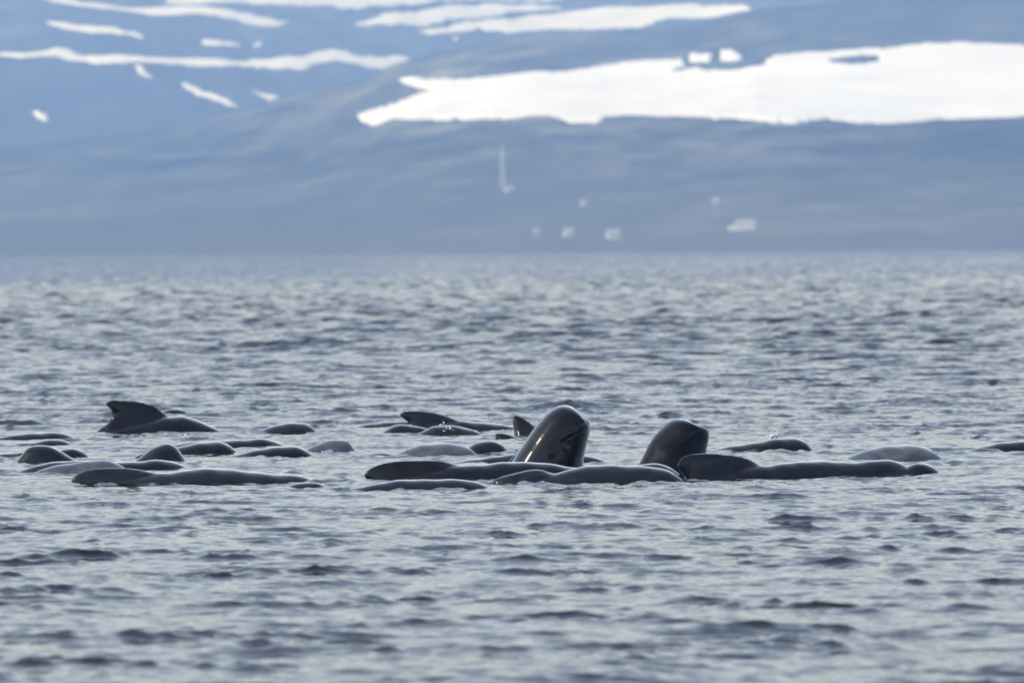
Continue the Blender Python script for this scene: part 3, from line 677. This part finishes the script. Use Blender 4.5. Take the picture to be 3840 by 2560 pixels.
spyhop('pilot whale head raised high out of the water, wet and glossy with a bright streak',
       [((1921, 1729), (2187, 1750)), ((1943, 1692), (2189, 1716)), ((1966, 1659), (2193, 1697)), ((1994, 1618), (2198, 1676)), ((2022, 1582), (2203, 1656)),
        ((2045, 1556), (2207, 1640)), ((2070, 1535), (2210, 1627)), ((2096, 1522), (2211.5, 1616)), ((2121, 1519), (2212, 1609)), ((2144, 1525), (2212.5, 1604)),
        ((2165, 1540), (2212.5, 1600)), ((2180, 1558), (2212.5, 1597)), ((2182.5, 1573), (2212.5, 1595)), ((2195, 1570), (2212.5, 1592.5)), ((2206, 1577), (2212, 1590)), ((2210.5, 1587), (2211.5, 1588.5))],
       [((1810, 2330), (1850, 2340)), ((1795, 2200), (1980, 2210)), ((1800, 2040), (2120, 2060)), ((1830, 1900), (2170, 1920)), ((1880, 1800), (2184, 1825))],
       [(2213, 1594), (2183, 1611), (2152, 1627), (2126.5, 1639), (2109, 1653.5), (2097, 1674)], (2063, 1689), 1764, W_GLOSS,
       [0.05, 0.16, 0.32, 0.38, 0.38, 0.365, 0.355, 0.345, 0.335, 0.325, 0.315, 0.30, 0.285, 0.265, 0.24, 0.205, 0.165, 0.13, 0.115, 0.08, 0.02], [(2184, 1571), (2174, 1581), (2160, 1592)])
spyhop('pilot whale head raised out of the water behind the tall rounded fin, matt dark skin',
       [((2394, 1742), (2640, 1748)), ((2415, 1704), (2647, 1700)), ((2433, 1668), (2652, 1672)), ((2453, 1637), (2656, 1654)), ((2479, 1608), (2658, 1642)),
        ((2504, 1586), (2658.5, 1634)), ((2525, 1574), (2658.5, 1628)), ((2547, 1569.5), (2658, 1623)), ((2570, 1572), (2657.5, 1620)), ((2591, 1582), (2656.5, 1618)),
        ((2605, 1593), (2656, 1616.5)), ((2614, 1599), (2655.5, 1615.5)), ((2632, 1597), (2655, 1614.5)), ((2643, 1603), (2654.5, 1613.5)), ((2651, 1610), (2654, 1612.5))],
       [((2270, 2330), (2310, 2340)), ((2250, 2200), (2430, 2210)), ((2270, 2040), (2560, 2060)), ((2310, 1900), (2620, 1920)), ((2358, 1805), (2634, 1825))],
       [(2656, 1615), (2619, 1630), (2588, 1650), (2555, 1670), (2541, 1686)], (2499, 1709), 1768, W_DULL,
       [0.05, 0.15, 0.30, 0.36, 0.36, 0.35, 0.34, 0.33, 0.32, 0.31, 0.295, 0.28, 0.265, 0.245, 0.22, 0.185, 0.155, 0.125, 0.075, 0.02], [(2615, 1597), (2604, 1606), (2590, 1614)])

# ------------------------------------------------------------------ white water
def splash(label, px, py, wpx, hpx, n, seed, dY=0.0, z0=0.0):
    r = np.random.default_rng(seed); Y = water_y(px, py) + dY; c = at(px, py, Y)
    k = Y / FPX; W = wpx * k; H = hpx * k
    bm = bmesh.new()
    for i in range(n):
        u = r.normal() * 0.30; h = abs(r.normal()) * 0.42 * math.exp(-abs(u) * 1.2)
        s = (0.018 if r.uniform() < 0.2 else 0.009) * (0.6 + 0.8 * r.uniform()) * (1.2 - min(h, 1) * 0.6)
        m = Matrix.Translation((u * W, r.normal() * 0.08, z0 + h * H)) @ Matrix.Rotation(r.uniform(0, 6), 4, (r.normal(), r.normal(), 1)) @ Matrix.Diagonal((s * r.uniform(0.6, 1.8), s * r.uniform(.6, 1.3), s * r.uniform(0.5, 1.9), 1))
        q = bmesh.ops.create_icosphere(bm, subdivisions=1, radius=1.0, matrix=m)
        for v in q['verts']: v.co += Vector(r.normal(size=3) * s * 0.16)
    for f in bm.faces: f.smooth = True
    o = bm_obj('splash', bm, M_FOAM); o.location = (c.x, c.y, 0.0); o['kind'] = 'stuff'
    return tag(o, label)
splash('white splash breaking over the low grey back', 1672, 1624, 58, 34, 110, 1, -0.2, 0.03)
splash('small white splash in front of the highest fin', 690, 1654, 44, 30, 70, 2)
splash('drops flicked up from the wave over the back', 2912, 1696, 46, 44, 70, 3, 0.1, 0.15)
splash('small splash against the light grey head', 1212, 1704, 34, 10, 18, 4, -0.1)

# ------------------------------------------------------------------ sea air
bm = bmesh.new(); box_bm(bm, (0, 3900, 300), (9000, 8400, 604))
k = Nodes('sea haze'); k.t.nodes.remove(k.b)
pv = k.n('ShaderNodeVolumePrincipled'); pv.inputs['Color'].default_value = (0.31, 0.52, 1.0, 1)
pv.inputs['Absorption Color'].default_value = (1, 1, 1, 1); pv.inputs['Density'].default_value = 2.4e-4; pv.inputs['Anisotropy'].default_value = 0.2
k.l(pv.outputs[0], k.out.inputs['Volume'])
hz = bm_obj('haze', bm, k.m); tag(hz, 'pale blue sea haze', kind='stuff')
